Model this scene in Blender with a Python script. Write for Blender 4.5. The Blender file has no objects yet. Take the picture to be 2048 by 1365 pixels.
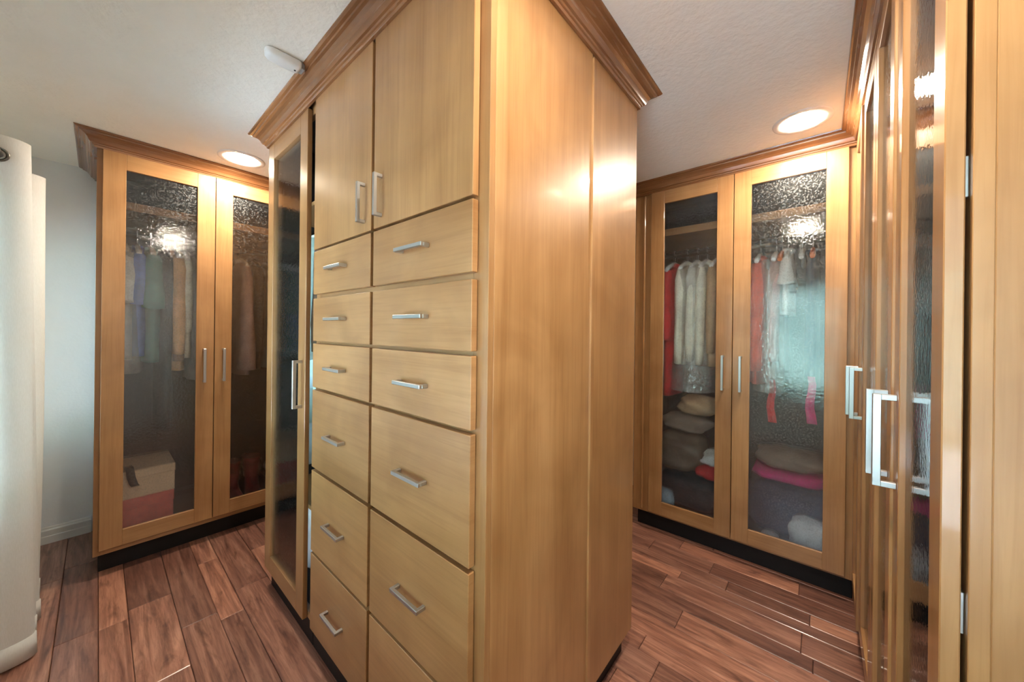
import bpy, bmesh, math, random
from mathutils import Vector, Matrix

random.seed(7)
sc = bpy.context.scene
COL = sc.collection
PI = math.pi
CEIL = 2.44

# ------------------------------------------------------------------ camera
cam_d = bpy.data.cameras.new('camera')
cam = bpy.data.objects.new('camera', cam_d)
COL.objects.link(cam)
yaw, roll = math.radians(40.77), 0.0115
F = Vector((-math.sin(yaw), math.cos(yaw), 0))
R = Vector((math.cos(yaw), math.sin(yaw), 0))
U = Vector((0, 0, 1))
R2 = R * math.cos(roll) + U * math.sin(roll)
U2 = -R * math.sin(roll) + U * math.cos(roll)
M = Matrix((R2, U2, -F)).transposed().to_4x4()
M.translation = Vector((0, 0, 1.39))
cam.matrix_world = M
cam_d.sensor_width = 36.0
cam_d.lens = 713.9 / 2048 * 36
cam_d.shift_y = -20.8 / 2048
cam_d.clip_start = 0.02
cam_d.clip_end = 300
sc.camera = cam

# ------------------------------------------------------------------ world, exposure
SKY = 2.7
LAMP = 180.0
LAMP_COL = (1.0, 0.87, 0.70, 1)
world = bpy.data.worlds.new('World')
sc.world = world
world.use_nodes = True
wn, wl = world.node_tree.nodes, world.node_tree.links
bg = wn['Background']
tc = wn.new('ShaderNodeTexCoord')
sp = wn.new('ShaderNodeSeparateXYZ')
rp = wn.new('ShaderNodeValToRGB')
wl.new(tc.outputs['Generated'], sp.inputs[0])
wl.new(sp.outputs['Z'], rp.inputs[0])
rp.color_ramp.elements[0].position = 0.0
rp.color_ramp.elements[0].color = (0.64, 0.83, 1.0, 1)
rp.color_ramp.elements[1].position = 0.7
rp.color_ramp.elements[1].color = (0.55, 0.74, 1.0, 1)
wl.new(rp.outputs[0], bg.inputs[0])
bg.inputs[1].default_value = SKY
sc.view_settings.view_transform = 'Standard'
sc.view_settings.look = 'None'
sc.view_settings.exposure = 0.95
sc.view_settings.gamma = 1.0
sc.view_settings.use_curve_mapping = False
sc.render.engine = 'CYCLES'
cy = sc.cycles
cy.use_denoising = True
cy.max_bounces = 10
cy.diffuse_bounces = 6
cy.glossy_bounces = 5
cy.transmission_bounces = 8
cy.transparent_max_bounces = 24
cy.sample_clamp_indirect = 8.0
cy.blur_glossy = 0.5
cy.caustics_reflective = True

# added sun: lights the patio so its bounce lifts the ceiling (the roof keeps it out of the room)
sun_d = bpy.data.lights.new('sun', 'SUN')
sun_d.energy = 46.0
sun_d.angle = math.radians(0.53)
sun_d.color = (0.94, 0.97, 1.0)
sun = bpy.data.objects.new('sun', sun_d)
sun.rotation_euler = (math.radians(-28), math.radians(20), 0)
COL.objects.link(sun)

# daylight portals in the two window openings (they guide sky sampling and add no light)
WINDOWS = [(-3.62, -1.15), (-0.52, 0.48)]
WZ0, WZ1 = 0.60, 1.97
for (xa, xb) in WINDOWS:
    pl = bpy.data.lights.new('window_portal', 'AREA')
    pl.shape = 'RECTANGLE'
    pl.size, pl.size_y = xb - xa, WZ1 - WZ0
    pl.cycles.is_portal = True
    po = bpy.data.objects.new('window_portal', pl)
    po.location = ((xa + xb) / 2, -0.47, (WZ0 + WZ1) / 2)
    po.rotation_euler = (math.radians(90), 0, 0)
    COL.objects.link(po)

# ------------------------------------------------------------------ materials
MATS = {}


def newmat(name):
    m = bpy.data.materials.new(name)
    m.use_nodes = True
    MATS[name] = m
    nt = m.node_tree
    return m, nt.nodes, nt.links, nt.nodes['Principled BSDF']


def setp(b, **kw):
    for k, v in kw.items():
        b.inputs[k.replace('_', ' ')].default_value = v


def objcoord(n, l, scale, rnd=20.0):
    tc = n.new('ShaderNodeTexCoord')
    oi = n.new('ShaderNodeObjectInfo')
    mu = n.new('ShaderNodeMath'); mu.operation = 'MULTIPLY'; mu.inputs[1].default_value = rnd
    l.new(oi.outputs['Random'], mu.inputs[0])
    ad = n.new('ShaderNodeVectorMath'); ad.operation = 'ADD'
    l.new(tc.outputs['Object'], ad.inputs[0])
    l.new(mu.outputs[0], ad.inputs[1])
    mp = n.new('ShaderNodeMapping')
    mp.inputs['Scale'].default_value = scale
    l.new(ad.outputs[0], mp.inputs[0])
    return mp, ad, oi


def noise(n, l, vec, scale, detail=4, dist=0.0, rough=0.5):
    t = n.new('ShaderNodeTexNoise')
    t.inputs['Scale'].default_value = scale
    t.inputs['Detail'].default_value = detail
    t.inputs['Distortion'].default_value = dist
    t.inputs['Roughness'].default_value = rough
    if vec is not None:
        l.new(vec, t.inputs['Vector'])
    return t


def ramp(n, l, fac, stops):
    r = n.new('ShaderNodeValToRGB')
    e = r.color_ramp.elements
    while len(e) < len(stops):
        e.new(0.5)
    for i, (p, c) in enumerate(stops):
        e[i].position = p
        e[i].color = (c[0], c[1], c[2], 1)
    l.new(fac, r.inputs[0])
    return r


def mixc(n, l, a, b, fac, mode='MULTIPLY'):
    m = n.new('ShaderNodeMix')
    m.data_type = 'RGBA'
    m.blend_type = mode
    if isinstance(fac, float):
        m.inputs[0].default_value = fac
    else:
        l.new(fac, m.inputs[0])
    l.new(a, m.inputs[6])
    if isinstance(b, tuple):
        m.inputs[7].default_value = b
    else:
        l.new(b, m.inputs[7])
    return m.outputs[2]


def wood(name, axis, dark, light, rough=0.36, coat=0.40, grain=1.0):
    m, n, l, b = newmat(name)
    sca = (9, 9, 0.55) if axis == 'v' else (0.55, 0.55, 9)
    mp, ad, oi = objcoord(n, l, sca)
    g1 = noise(n, l, mp.outputs[0], 1.0, 4, 1.6, 0.5)
    mp2 = n.new('ShaderNodeMapping')
    mp2.inputs['Scale'].default_value = (60, 60, 2.2) if axis == 'v' else (2.2, 2.2, 60)
    l.new(ad.outputs[0], mp2.inputs[0])
    g2 = noise(n, l, mp2.outputs[0], 1.5, 3, 0.6, 0.6)
    big = noise(n, l, ad.outputs[0], 3.2, 3, 0.8, 0.5)
    mid = tuple((a + c) / 2 for a, c in zip(dark, light))
    c = ramp(n, l, g1.outputs[0], [(0.28, dark), (0.5, mid), (0.75, light)])
    fine = ramp(n, l, g2.outputs[0], [(0.30, (0.80, 0.74, 0.68)), (0.55, (1, 1, 1))])
    c1 = mixc(n, l, c.outputs[0], fine.outputs[0], 0.62 * grain)
    mot = ramp(n, l, big.outputs[0], [(0.3, (0.82, 0.76, 0.70)), (0.65, (1.06, 1.05, 1.04))])
    c2 = mixc(n, l, c1, mot.outputs[0], 0.95)
    rv = ramp(n, l, oi.outputs['Random'], [(0, (0.93, 0.91, 0.89)), (1, (1.05, 1.04, 1.03))])
    c3 = mixc(n, l, c2, rv.outputs[0], 1.0)
    l.new(c3, b.inputs['Base Color'])
    rr = n.new('ShaderNodeMapRange')
    l.new(g2.outputs[0], rr.inputs[0])
    rr.inputs[3].default_value = rough - 0.05
    rr.inputs[4].default_value = rough + 0.08
    l.new(rr.outputs[0], b.inputs['Roughness'])
    setp(b, Coat_Weight=coat, Coat_Roughness=0.07)
    bp = n.new('ShaderNodeBump')
    bp.inputs['Strength'].default_value = 0.06
    bp.inputs['Distance'].default_value = 0.002
    l.new(g2.outputs[0], bp.inputs['Height'])
    l.new(bp.outputs[0], b.inputs['Normal'])
    return m


MD, ML = (0.345, 0.176, 0.066), (0.445, 0.248, 0.106)
wood('maple_v', 'v', MD, ML)
wood('maple_h', 'h', MD, ML)
wood('crown_wood', 'h', (0.20, 0.088, 0.035), (0.33, 0.155, 0.066), rough=0.24, coat=0.5)


def plain(name, col, rough=0.6, metal=0.0, var=0.0, vscale=8.0, bump=0.0, bscale=200.0, **kw):
    m, n, l, b = newmat(name)
    b.inputs['Metallic'].default_value = metal
    b.inputs['Roughness'].default_value = rough
    setp(b, **kw)
    mp, ad, oi = objcoord(n, l, (1, 1, 1), 5.0)
    t = noise(n, l, mp.outputs[0], vscale, 4, 0.3)
    lo = tuple(c * (1 - var) for c in col)
    hi = tuple(min(1, c * (1 + var)) for c in col)
    r = ramp(n, l, t.outputs[0], [(0.3, lo), (0.7, hi)])
    l.new(r.outputs[0], b.inputs['Base Color'])
    if bump > 0:
        t2 = noise(n, l, mp.outputs[0], bscale, 3, 0.0)
        bp = n.new('ShaderNodeBump')
        bp.inputs['Strength'].default_value = bump
        bp.inputs['Distance'].default_value = 0.003
        l.new(t2.outputs[0], bp.inputs['Height'])
        l.new(bp.outputs[0], b.inputs['Normal'])
    return m


plain('ceiling_paint', (0.87, 0.855, 0.79), 0.85, var=0.015, bump=0.9, bscale=48)
plain('wall_paint', (0.77, 0.80, 0.82), 0.8, var=0.015, bump=0.25, bscale=70)
plain('white_trim', (0.72, 0.72, 0.71), 0.4, var=0.01)
plain('toe_black', (0.010, 0.009, 0.009), 0.5, var=0.2, Specular_IOR_Level=0.25)
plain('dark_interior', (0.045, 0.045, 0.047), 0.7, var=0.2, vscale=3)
plain('nickel', (0.50, 0.505, 0.51), 0.36, 1.0, var=0.02)
plain('white_plastic', (0.74, 0.75, 0.73), 0.4, var=0.01)
plain('grey_plastic', (0.25, 0.25, 0.25), 0.5, var=0.05)
plain('black_plastic', (0.015, 0.015, 0.015), 0.4, var=0.1)
plain('bronze', (0.16, 0.15, 0.13), 0.35, 1.0, var=0.1)
plain('patio_bounce', (0.53, 0.58, 0.66), 0.9, var=0.08, vscale=3)  # added reflector: pale bluish patio that bounces cool daylight into the room
plain('grass', (0.06, 0.10, 0.04), 0.9, var=0.5, vscale=30)
plain('hedge_leaf', (0.26, 0.39, 0.35), 0.8, var=0.6, vscale=12)
plain('cardboard_tan', (0.72, 0.53, 0.35), 0.7, var=0.08)
plain('cardboard_red', (0.64, 0.13, 0.10), 0.6, var=0.12, vscale=20)
plain('leather_burgundy', (0.26, 0.045, 0.045), 0.35, var=0.4, vscale=14)
plain('leather_taupe', (0.20, 0.145, 0.105), 0.5, var=0.25)
plain('silver_cloth', (0.38, 0.38, 0.37), 0.45, var=0.2)
plain('stitch_white', (0.55, 0.45, 0.38), 0.6)

# floor planks: reddish brown hickory
m, n, l, b = newmat('hickory')
mp, ad, oi = objcoord(n, l, (0.9, 13, 13), 40)
g1 = noise(n, l, mp.outputs[0], 1.3, 6, 2.2, 0.6)
mp2 = n.new('ShaderNodeMapping'); mp2.inputs['Scale'].default_value = (5, 55, 55)
l.new(ad.outputs[0], mp2.inputs[0])
g2 = noise(n, l, mp2.outputs[0], 1.4, 4, 0.8, 0.65)
mp3 = n.new('ShaderNodeMapping'); mp3.inputs['Scale'].default_value = (5, 16, 16)
l.new(ad.outputs[0], mp3.inputs[0])
kn = noise(n, l, mp3.outputs[0], 1.0, 4, 0.4, 0.6)
c = ramp(n, l, g1.outputs[0], [(0.28, (0.135, 0.058, 0.042)), (0.50, (0.30, 0.140, 0.095)), (0.74, (0.50, 0.27, 0.185))])
fine = ramp(n, l, g2.outputs[0], [(0.32, (0.55, 0.50, 0.48)), (0.56, (1, 1, 1))])
c1 = mixc(n, l, c.outputs[0], fine.outputs[0], 0.75)
kr = ramp(n, l, kn.outputs[0], [(0.56, (1, 1, 1)), (0.72, (0.36, 0.31, 0.31))])
c2 = mixc(n, l, c1, kr.outputs[0], 0.9)
rv = ramp(n, l, oi.outputs['Random'], [(0, (0.58, 0.54, 0.55)), (0.5, (0.95, 0.94, 0.95)), (1, (1.34, 1.26, 1.18))])
c3 = mixc(n, l, c2, rv.outputs[0], 1.0)
l.new(c3, b.inputs['Base Color'])
setp(b, Roughness=0.32, Coat_Weight=0.4, Coat_Roughness=0.16)
bp = n.new('ShaderNodeBump'); bp.inputs['Strength'].default_value = 0.25; bp.inputs['Distance'].default_value = 0.003
l.new(g1.outputs[0], bp.inputs['Height']); l.new(bp.outputs[0], b.inputs['Normal'])
plain('plank_gap', (0.03, 0.014, 0.010), 0.7)


def glass(name, blur, clear_w, bump_s, bscale, tint, haze=0.0):
    """Textured wardrobe glass: part straight transmission, part blurred, with a coated rippled surface."""
    m = bpy.data.materials.new(name); m.use_nodes = True; MATS[name] = m
    n, l = m.node_tree.nodes, m.node_tree.links
    n.clear()
    out = n.new('ShaderNodeOutputMaterial')
    tc = n.new('ShaderNodeTexCoord')
    nz = noise(n, l, tc.outputs['Object'], bscale, 2, 0.2)
    bp = n.new('ShaderNodeBump'); bp.inputs['Strength'].default_value = bump_s; bp.inputs['Distance'].default_value = 0.001
    l.new(nz.outputs[0], bp.inputs['Height'])
    tr = n.new('ShaderNodeBsdfTransparent'); tr.inputs[0].default_value = tint
    rf = n.new('ShaderNodeBsdfRefraction'); rf.inputs['Color'].default_value = tint
    rf.inputs['Roughness'].default_value = blur; rf.inputs['IOR'].default_value = 1.12
    l.new(bp.outputs[0], rf.inputs['Normal'])
    m1 = n.new('ShaderNodeMixShader'); m1.inputs[0].default_value = clear_w
    l.new(rf.outputs[0], m1.inputs[1]); l.new(tr.outputs[0], m1.inputs[2])
    if haze > 0:
        hz = n.new('ShaderNodeBsdfGlossy'); hz.inputs[0].default_value = (0.9, 0.92, 0.92, 1); hz.inputs['Roughness'].default_value = 0.55
        n2 = noise(n, l, tc.outputs['Object'], bscale * 1.6, 2, 0.0)
        hr = n.new('ShaderNodeMapRange'); hr.inputs[1].default_value = 0.52; hr.inputs[2].default_value = 0.64
        hr.inputs[3].default_value = haze * 0.2; hr.inputs[4].default_value = haze * 2.2
        l.new(n2.outputs[0], hr.inputs[0])
        m0 = n.new('ShaderNodeMixShader')
        l.new(hr.outputs[0], m0.inputs[0]); l.new(m1.outputs[0], m0.inputs[1]); l.new(hz.outputs[0], m0.inputs[2])
        m1 = m0
    gl = n.new('ShaderNodeBsdfGlossy'); gl.inputs['Roughness'].default_value = 0.02
    l.new(bp.outputs[0], gl.inputs['Normal'])
    fr = n.new('ShaderNodeFresnel'); fr.inputs['IOR'].default_value = 1.5
    mx = n.new('ShaderNodeMath'); mx.operation = 'MULTIPLY_ADD'; mx.inputs[1].default_value = 1.0; mx.inputs[2].default_value = 0.015
    l.new(fr.outputs[0], mx.inputs[0])
    m2 = n.new('ShaderNodeMixShader')
    l.new(mx.outputs[0], m2.inputs[0]); l.new(m1.outputs[0], m2.inputs[1]); l.new(gl.outputs[0], m2.inputs[2])
    l.new(m2.outputs[0], out.inputs[0])
    return m


glass('textured_glass', 0.08, 0.78, 0.5, 85, (0.98, 0.99, 0.99, 1), 0.035)
glass('window_glass', 0.0, 0.97, 0.0, 10, (0.97, 0.99, 0.98, 1))


def plastic_film(name):
    m = bpy.data.materials.new(name); m.use_nodes = True; MATS[name] = m
    n, l = m.node_tree.nodes, m.node_tree.links
    n.clear()
    out = n.new('ShaderNodeOutputMaterial')
    tc = n.new('ShaderNodeTexCoord')
    nz = noise(n, l, tc.outputs['Object'], 22, 3, 0.8)
    bp = n.new('ShaderNodeBump'); bp.inputs['Strength'].default_value = 1.0; bp.inputs['Distance'].default_value = 0.02
    l.new(nz.outputs[0], bp.inputs['Height'])
    tr = n.new('ShaderNodeBsdfTransparent')
    gl = n.new('ShaderNodeBsdfGlossy'); gl.inputs['Roughness'].default_value = 0.15
    df = n.new('ShaderNodeBsdfDiffuse'); df.inputs[0].default_value = (0.75, 0.75, 0.75, 1)
    l.new(bp.outputs[0], gl.inputs['Normal'])
    a = n.new('ShaderNodeMixShader'); a.inputs[0].default_value = 0.45
    l.new(df.outputs[0], a.inputs[1]); l.new(gl.outputs[0], a.inputs[2])
    bx = n.new('ShaderNodeMixShader'); bx.inputs[0].default_value = 0.42
    l.new(tr.outputs[0], bx.inputs[1]); l.new(a.outputs[0], bx.inputs[2])
    l.new(bx.outputs[0], out.inputs[0])


plastic_film('plastic_film')

# curtain fabric: woven, slightly translucent
m, n, l, b = newmat('curtain_fabric')
tcx = n.new('ShaderNodeTexCoord')
mpx = n.new('ShaderNodeMapping'); mpx.inputs['Scale'].default_value = (400, 400, 60)
l.new(tcx.outputs['Object'], mpx.inputs[0])
nx = noise(n, l, mpx.outputs[0], 1.0, 2)
cr = ramp(n, l, nx.outputs[0], [(0.3, (0.80, 0.79, 0.75)), (0.7, (0.88, 0.87, 0.84))])
l.new(cr.outputs[0], b.inputs['Base Color'])
setp(b, Roughness=0.9)
out = n['Material Output']
tl = n.new('ShaderNodeBsdfTranslucent'); tl.inputs[0].default_value = (0.85, 0.84, 0.81, 1)
ms = n.new('ShaderNodeMixShader'); ms.inputs[0].default_value = 0.35
l.new(b.outputs[0], ms.inputs[1]); l.new(tl.outputs[0], ms.inputs[2]); l.new(ms.outputs[0], out.inputs[0])

m, n, l, b = newmat('lamp_lens')
setp(b, Base_Color=(0.9, 0.9, 0.88, 1), Emission_Color=LAMP_COL, Emission_Strength=LAMP)


def cloth(name, col):
    if name not in MATS:
        plain(name, col, 0.85, var=0.18, vscale=10, bump=0.2, bscale=90)
    return name


# ------------------------------------------------------------------ mesh helpers
class MB:
    """Collects boxes, lofts and sweeps into one mesh."""

    def __init__(self):
        self.v, self.f, self.mi, self.sm = [], [], [], []

    def add(self, verts, faces, mi=0, smooth=False):
        o = len(self.v)
        self.v += [tuple(p) for p in verts]
        for q in faces:
            self.f.append(tuple(i + o for i in q))
            self.mi.append(mi)
            self.sm.append(smooth)
        return self

    def box(self, a, b, ch=0.0, mi=0):
        (x0, y0, z0), (x1, y1, z1) = a, b
        x0, x1 = min(x0, x1), max(x0, x1)
        y0, y1 = min(y0, y1), max(y0, y1)
        z0, z1 = min(z0, z1), max(z0, z1)
        ch = min(ch, (x1 - x0) / 2.2, (y1 - y0) / 2.2, (z1 - z0) / 2.2)
        if ch <= 0:
            vs = [(x, y, z) for x in (x0, x1) for y in (y0, y1) for z in (z0, z1)]
            fs = [(0, 1, 3, 2), (4, 6, 7, 5), (0, 4, 5, 1), (2, 3, 7, 6), (0, 2, 6, 4), (1, 5, 7, 3)]
            return self.add(vs, fs, mi)
        bm = bmesh.new()
        bmesh.ops.create_cube(bm, size=1.0)
        for v in bm.verts:
            v.co = Vector(((x0 + x1) / 2 + v.co.x * (x1 - x0), (y0 + y1) / 2 + v.co.y * (y1 - y0), (z0 + z1) / 2 + v.co.z * (z1 - z0)))
        bmesh.ops.bevel(bm, geom=list(bm.edges), offset=ch, segments=1, affect='EDGES', profile=0.5)
        bm.verts.index_update()
        vs = [tuple(v.co) for v in bm.verts]
        fs = [tuple(v.index for v in f.verts) for f in bm.faces]
        bm.free()
        return self.add(vs, fs, mi)

    def loft(self, rings, cap=True, mi=0, smooth=True, closed=True):
        n = len(rings[0])
        vs = [p for r in rings for p in r]
        fs = []
        for i in range(len(rings) - 1):
            for j in range(n if closed else n - 1):
                k = (j + 1) % n
                fs.append((i * n + j, i * n + k, (i + 1) * n + k, (i + 1) * n + j))
        self.add(vs, fs, mi, smooth)
        if cap and closed:
            self.add(rings[0], [tuple(range(n))[::-1]], mi, False)
            self.add(rings[-1], [tuple(range(n))], mi, False)
        return self

    def tube(self, pts, rad, n=10, mi=0, cap=True):
        rings = []
        pts = [Vector(p) for p in pts]
        for i, p in enumerate(pts):
            t = (pts[min(i + 1, len(pts) - 1)] - pts[max(i - 1, 0)]).normalized()
            a = t.cross(Vector((0, 0, 1)))
            if a.length < 1e-3:
                a = t.cross(Vector((0, 1, 0)))
            a.normalize()
            c = t.cross(a)
            r = rad[i] if isinstance(rad, (list, tuple)) else rad
            rings.append([tuple(p + a * r * math.cos(2 * PI * k / n) + c * r * math.sin(2 * PI * k / n)) for k in range(n)])
        return self.loft(rings, cap, mi)

    def sweep(self, path, profile, mi=0):
        """profile: (out, z) pairs; path: plan points, outward to the right of travel, mitred."""
        P = [Vector((p[0], p[1])) for p in path]
        rings = []
        for i, p in enumerate(P):
            ns = []
            if i > 0:
                d = (P[i] - P[i - 1]).normalized(); ns.append(Vector((d.y, -d.x)))
            if i < len(P) - 1:
                d = (P[i + 1] - P[i]).normalized(); ns.append(Vector((d.y, -d.x)))
            if len(ns) == 2:
                s = ns[0] + ns[1]
                nv = s * (2.0 / s.length_squared)
            else:
                nv = ns[0]
            rings.append([(p.x + nv.x * o, p.y + nv.y * o, z) for o, z in profile])
        return self.loft(rings, True, mi, smooth=False)

    def build(self, name, mats, parent=None, loc=None, mod=None):
        me = bpy.data.meshes.new(name)
        me.from_pydata(self.v, [], self.f)
        if isinstance(mats, str):
            mats = [mats]
        for k in mats:
            me.materials.append(MATS[k])
        me.polygons.foreach_set('material_index', self.mi)
        me.polygons.foreach_set('use_smooth', self.sm)
        bm = bmesh.new(); bm.from_mesh(me)
        bmesh.ops.remove_doubles(bm, verts=bm.verts, dist=1e-6)
        bmesh.ops.recalc_face_normals(bm, faces=bm.faces)
        bm.to_mesh(me); bm.free()
        o = bpy.data.objects.new(name, me)
        COL.objects.link(o)
        if parent:
            o.parent = parent
        if loc:
            o.location = loc
        return o


def thing(name, label, cat, loc=(0, 0, 0), rz=0.0, group=None):
    o = bpy.data.objects.new(name, None)
    o.empty_display_size = 0.1
    COL.objects.link(o)
    o.location = loc
    o.rotation_euler = (0, 0, rz)
    return tag(o, label, cat, group)


def tag(o, label, cat, group=None):
    o['label'] = label
    o['category'] = cat
    if group:
        o['group'] = group
    return o


def struct(o):
    o['kind'] = 'structure'
    return o


def share(o, name, parent, loc=(0, 0, 0), rot=(0, 0, 0)):
    c = o.copy()
    c.name = name
    COL.objects.link(c)
    c.parent = parent
    c.location = loc
    c.rotation_euler = rot
    return c


# ------------------------------------------------------------------ room shell
XL, XR, YB, YW = -3.72, 0.80, 3.18, -0.45
T = 0.12
fl = struct(MB().box((XL - T, YW - T, -0.12), (XR + T, YB + T, -0.014)).build('floor', 'plank_gap'))
struct(MB().box((XL - T, YW - T, CEIL), (XR + T, YB + T, CEIL + 0.1)).build('ceiling', 'ceiling_paint'))
struct(MB().box((XL - T, YW - T, -0.014), (XL, YB + T, CEIL)).build('wall_left', 'wall_paint'))
struct(MB().box((XL, YB, -0.014), (XR, YB + T, CEIL)).build('wall_back', 'wall_paint'))
struct(MB().box((XR, YW - T, -0.014), (XR + T, YB + T, CEIL)).build('wall_right', 'wall_paint'))
w = MB()
xs = [XL] + [x for ab in WINDOWS for x in ab] + [XR]
for k in range(0, len(xs), 2):
    w.box((xs[k], YW - T, -0.014), (xs[k + 1], YW, CEIL))
for (xa, xb) in WINDOWS:
    w.box((xa, YW - T, -0.014), (xb, YW, WZ0)).box((xa, YW - T, WZ1), (xb, YW, CEIL))
struct(w.build('wall_front', 'wall_paint'))
fy0, fy1 = YW - 0.10, YW - 0.05
e = 0.002
for wi, (xa, xb) in enumerate(WINDOWS):
    win = MB()
    win.box((xa + e, fy0, WZ0 + e), (xa + 0.05, fy1, WZ1 - e), 0.004).box((xb - 0.05, fy0, WZ0 + e), (xb - e, fy1, WZ1 - e), 0.004)
    win.box((xa + 0.05, fy0, WZ0 + e), (xb - 0.05, fy1, WZ0 + 0.05), 0.004).box((xa + 0.05, fy0, WZ1 - 0.05), (xb - 0.05, fy1, WZ1 - e), 0.004)
    nlite = 2 if wi == 0 else 1
    if nlite == 2:
        xm = (xa + xb) / 2
        win.box((xm - 0.025, fy0, WZ0 + 0.05), (xm + 0.025, fy1, WZ1 - 0.05), 0.004)
    wo = struct(win.build('window_%d' % (wi + 1), 'white_trim'))
    cuts = [(xa + 0.05, xb - 0.05)] if nlite == 1 else [(xa + 0.05, xm - 0.025), (xm + 0.025, xb - 0.05)]
    for (p0, p1) in cuts:
        MB().box((p0, fy0 + 0.02, WZ0 + 0.05), (p1, fy0 + 0.026, WZ1 - 0.05)).build('pane', 'window_glass', wo)

# baseboard along the left wall, stepped profile
prof = [(0, 0), (0.016, 0), (0.016, 0.045), (0.013, 0.050), (0.013, 0.082), (0.008, 0.090), (0.006, 0.100), (0, 0.104)]
struct(MB().sweep([(XL, -0.02), (XL, YW)][::-1], prof).build('baseboard_left', 'white_trim'))
# floor planks: random widths in courses along X
y = YW
widths = [0.127, 0.093, 0.155, 0.127, 0.10, 0.14]
i = 0
# courses fixed so that seams fall at y = .391 .484 .611
edges = [0.391]
down = [0.13, 0.155, 0.095, 0.127, 0.155, 0.2]
for d in down:
    edges.insert(0, edges[0] - d)
edges += [0.484, 0.632, 0.738, 0.90, 1.02, 1.165, 1.29, 1.415, 1.56, 1.655, 1.782, 1.9225, 2.0096, 2.151, 2.225, 2.315, 2.445, 2.575, 2.70, 2.83, 2.96, 3.09, 3.19]
edges = [q for q in edges if q > YW - 0.05 and q < 3.2]
edges[0] = YW
pg = random.Random(11)
for a, bb in zip(edges[:-1], edges[1:]):
    x = XL - pg.uniform(0.0, 0.7)
    while x < XR:
        L = pg.choice([0.35, 0.5, 0.6, 0.75, 0.9, 1.15])
        x0, x1 = max(x, XL), min(x + L, XR)
        x += L
        if x1 - x0 < 0.04:
            continue
        dz = pg.uniform(-0.0012, 0.0)
        g = 0.0009
        p = MB().box((x0 + g, a + g, -0.0138), (x1 - g, bb - g, dz), 0.0025).build('plank', 'hickory', fl)

# ------------------------------------------------------------------ shared pieces
CROWN = [(0, -0.076), (0.010, -0.076), (0.012, -0.066), (0.017, -0.064), (0.019, -0.058), (0.026, -0.056), (0.029, -0.050),
         (0.034, -0.038), (0.042, -0.028), (0.053, -0.021), (0.062, -0.018), (0.064, -0.012), (0.073, -0.010), (0.078, -0.006), (0.080, -0.0015), (0, -0.0015)]
CROWN = [(o, CEIL + z) for o, z in CROWN]


def handle_mb(L, proj=0.034, t=0.011, d=0.012):
    """square bar pull, along z, sticking out to -y"""
    h = MB()
    h.box((-t / 2, -proj, -L / 2), (t / 2, -proj + d, L / 2), 0.0012)
    for s in (-1, 1):
        z0 = s * (L / 2 - t / 2)
        h.box((-t / 2, -proj + d - 0.001, z0 - t / 2), (t / 2, 0, z0 + t / 2), 0.0012)
    return h


H_BIG = handle_mb(0.214, 0.040, 0.013, 0.015)
H_SMALL = handle_mb(0.138, 0.030, 0.0115, 0.011)


def handle(parent, kind, x, z, y, horizontal=False):
    o = (H_BIG if kind == 'big' else H_SMALL).build('handle', 'nickel', parent)
    o.location = (x, y, z)
    if horizontal:
        o.rotation_euler = (0, math.radians(90), 0)
    return o


def glass_door(parent, x0, x1, z0, z1, hx, hz, st=0.088, gap=0.002, ajar=None, name='door'):
    """shaker frame around textured glass; front at y=-gap-.02"""
    yb, yf = -gap, -gap - 0.020
    d = MB()
    c = 0.0015
    d.box((x0, yf, z0), (x0 + st, yb, z1), c, 0).box((x1 - st, yf, z0), (x1, yb, z1), c, 0)
    d.box((x0 + st, yf, z0), (x1 - st, yb, z0 + st), c, 1).box((x0 + st, yf, z1 - st), (x1 - st, yb, z1), c, 1)
    do = d.build(name, ['maple_v', 'maple_h'], parent)
    g = MB().box((x0 + st - 0.001, yb - 0.009, z0 + st - 0.001), (x1 - st + 0.001, yb - 0.004, z1 - st + 0.001)).build('glass_pane', 'textured_glass', do)
    if hx is not None:
        handle(do, 'big', hx, hz, yf)
    return do


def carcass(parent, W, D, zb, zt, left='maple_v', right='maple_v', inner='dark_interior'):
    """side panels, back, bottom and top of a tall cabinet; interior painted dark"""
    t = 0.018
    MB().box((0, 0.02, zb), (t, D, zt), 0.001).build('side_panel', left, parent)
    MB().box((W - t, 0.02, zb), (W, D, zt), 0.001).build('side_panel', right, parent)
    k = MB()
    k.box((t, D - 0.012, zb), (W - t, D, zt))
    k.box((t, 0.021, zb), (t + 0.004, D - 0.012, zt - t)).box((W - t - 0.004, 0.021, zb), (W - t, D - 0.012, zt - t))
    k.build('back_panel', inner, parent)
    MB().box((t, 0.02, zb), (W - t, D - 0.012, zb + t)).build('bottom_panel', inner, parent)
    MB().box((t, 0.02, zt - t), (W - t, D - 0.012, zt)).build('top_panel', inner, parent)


def frame(parent, W, zb, zt, stiles, rb=0.04, rt=0.05):
    fr = MB()
    for (a, b_) in stiles:
        fr.box((a, 0, zb), (b_, 0.02, zt), 0.001, 0)
    for (s0, s1) in zip(stiles[:-1], stiles[1:]):
        fr.box((s0[1], 0, zb), (s1[0], 0.02, zb + rb), 0.001, 1)
        fr.box((s0[1], 0, zt - rt), (s1[0], 0.02, zt), 0.001, 1)
    return fr.build('face_frame', ['maple_v', 'maple_h'], parent)


def toe(parent, x0, x1, y0, D, z=0.10, reveal=None):
    k = MB().box((x0, y0, 0.0), (x1, D, z), 0.002)
    return k.build('toe_kick', 'toe_black', parent)


def rod(parent, x0, x1, yy, z):
    return MB().tube([(x0, yy, z), (x1, yy, z)], 0.014, 12).build('hanging_rod', 'bronze', parent)


ZT = CEIL - 0.01

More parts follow.
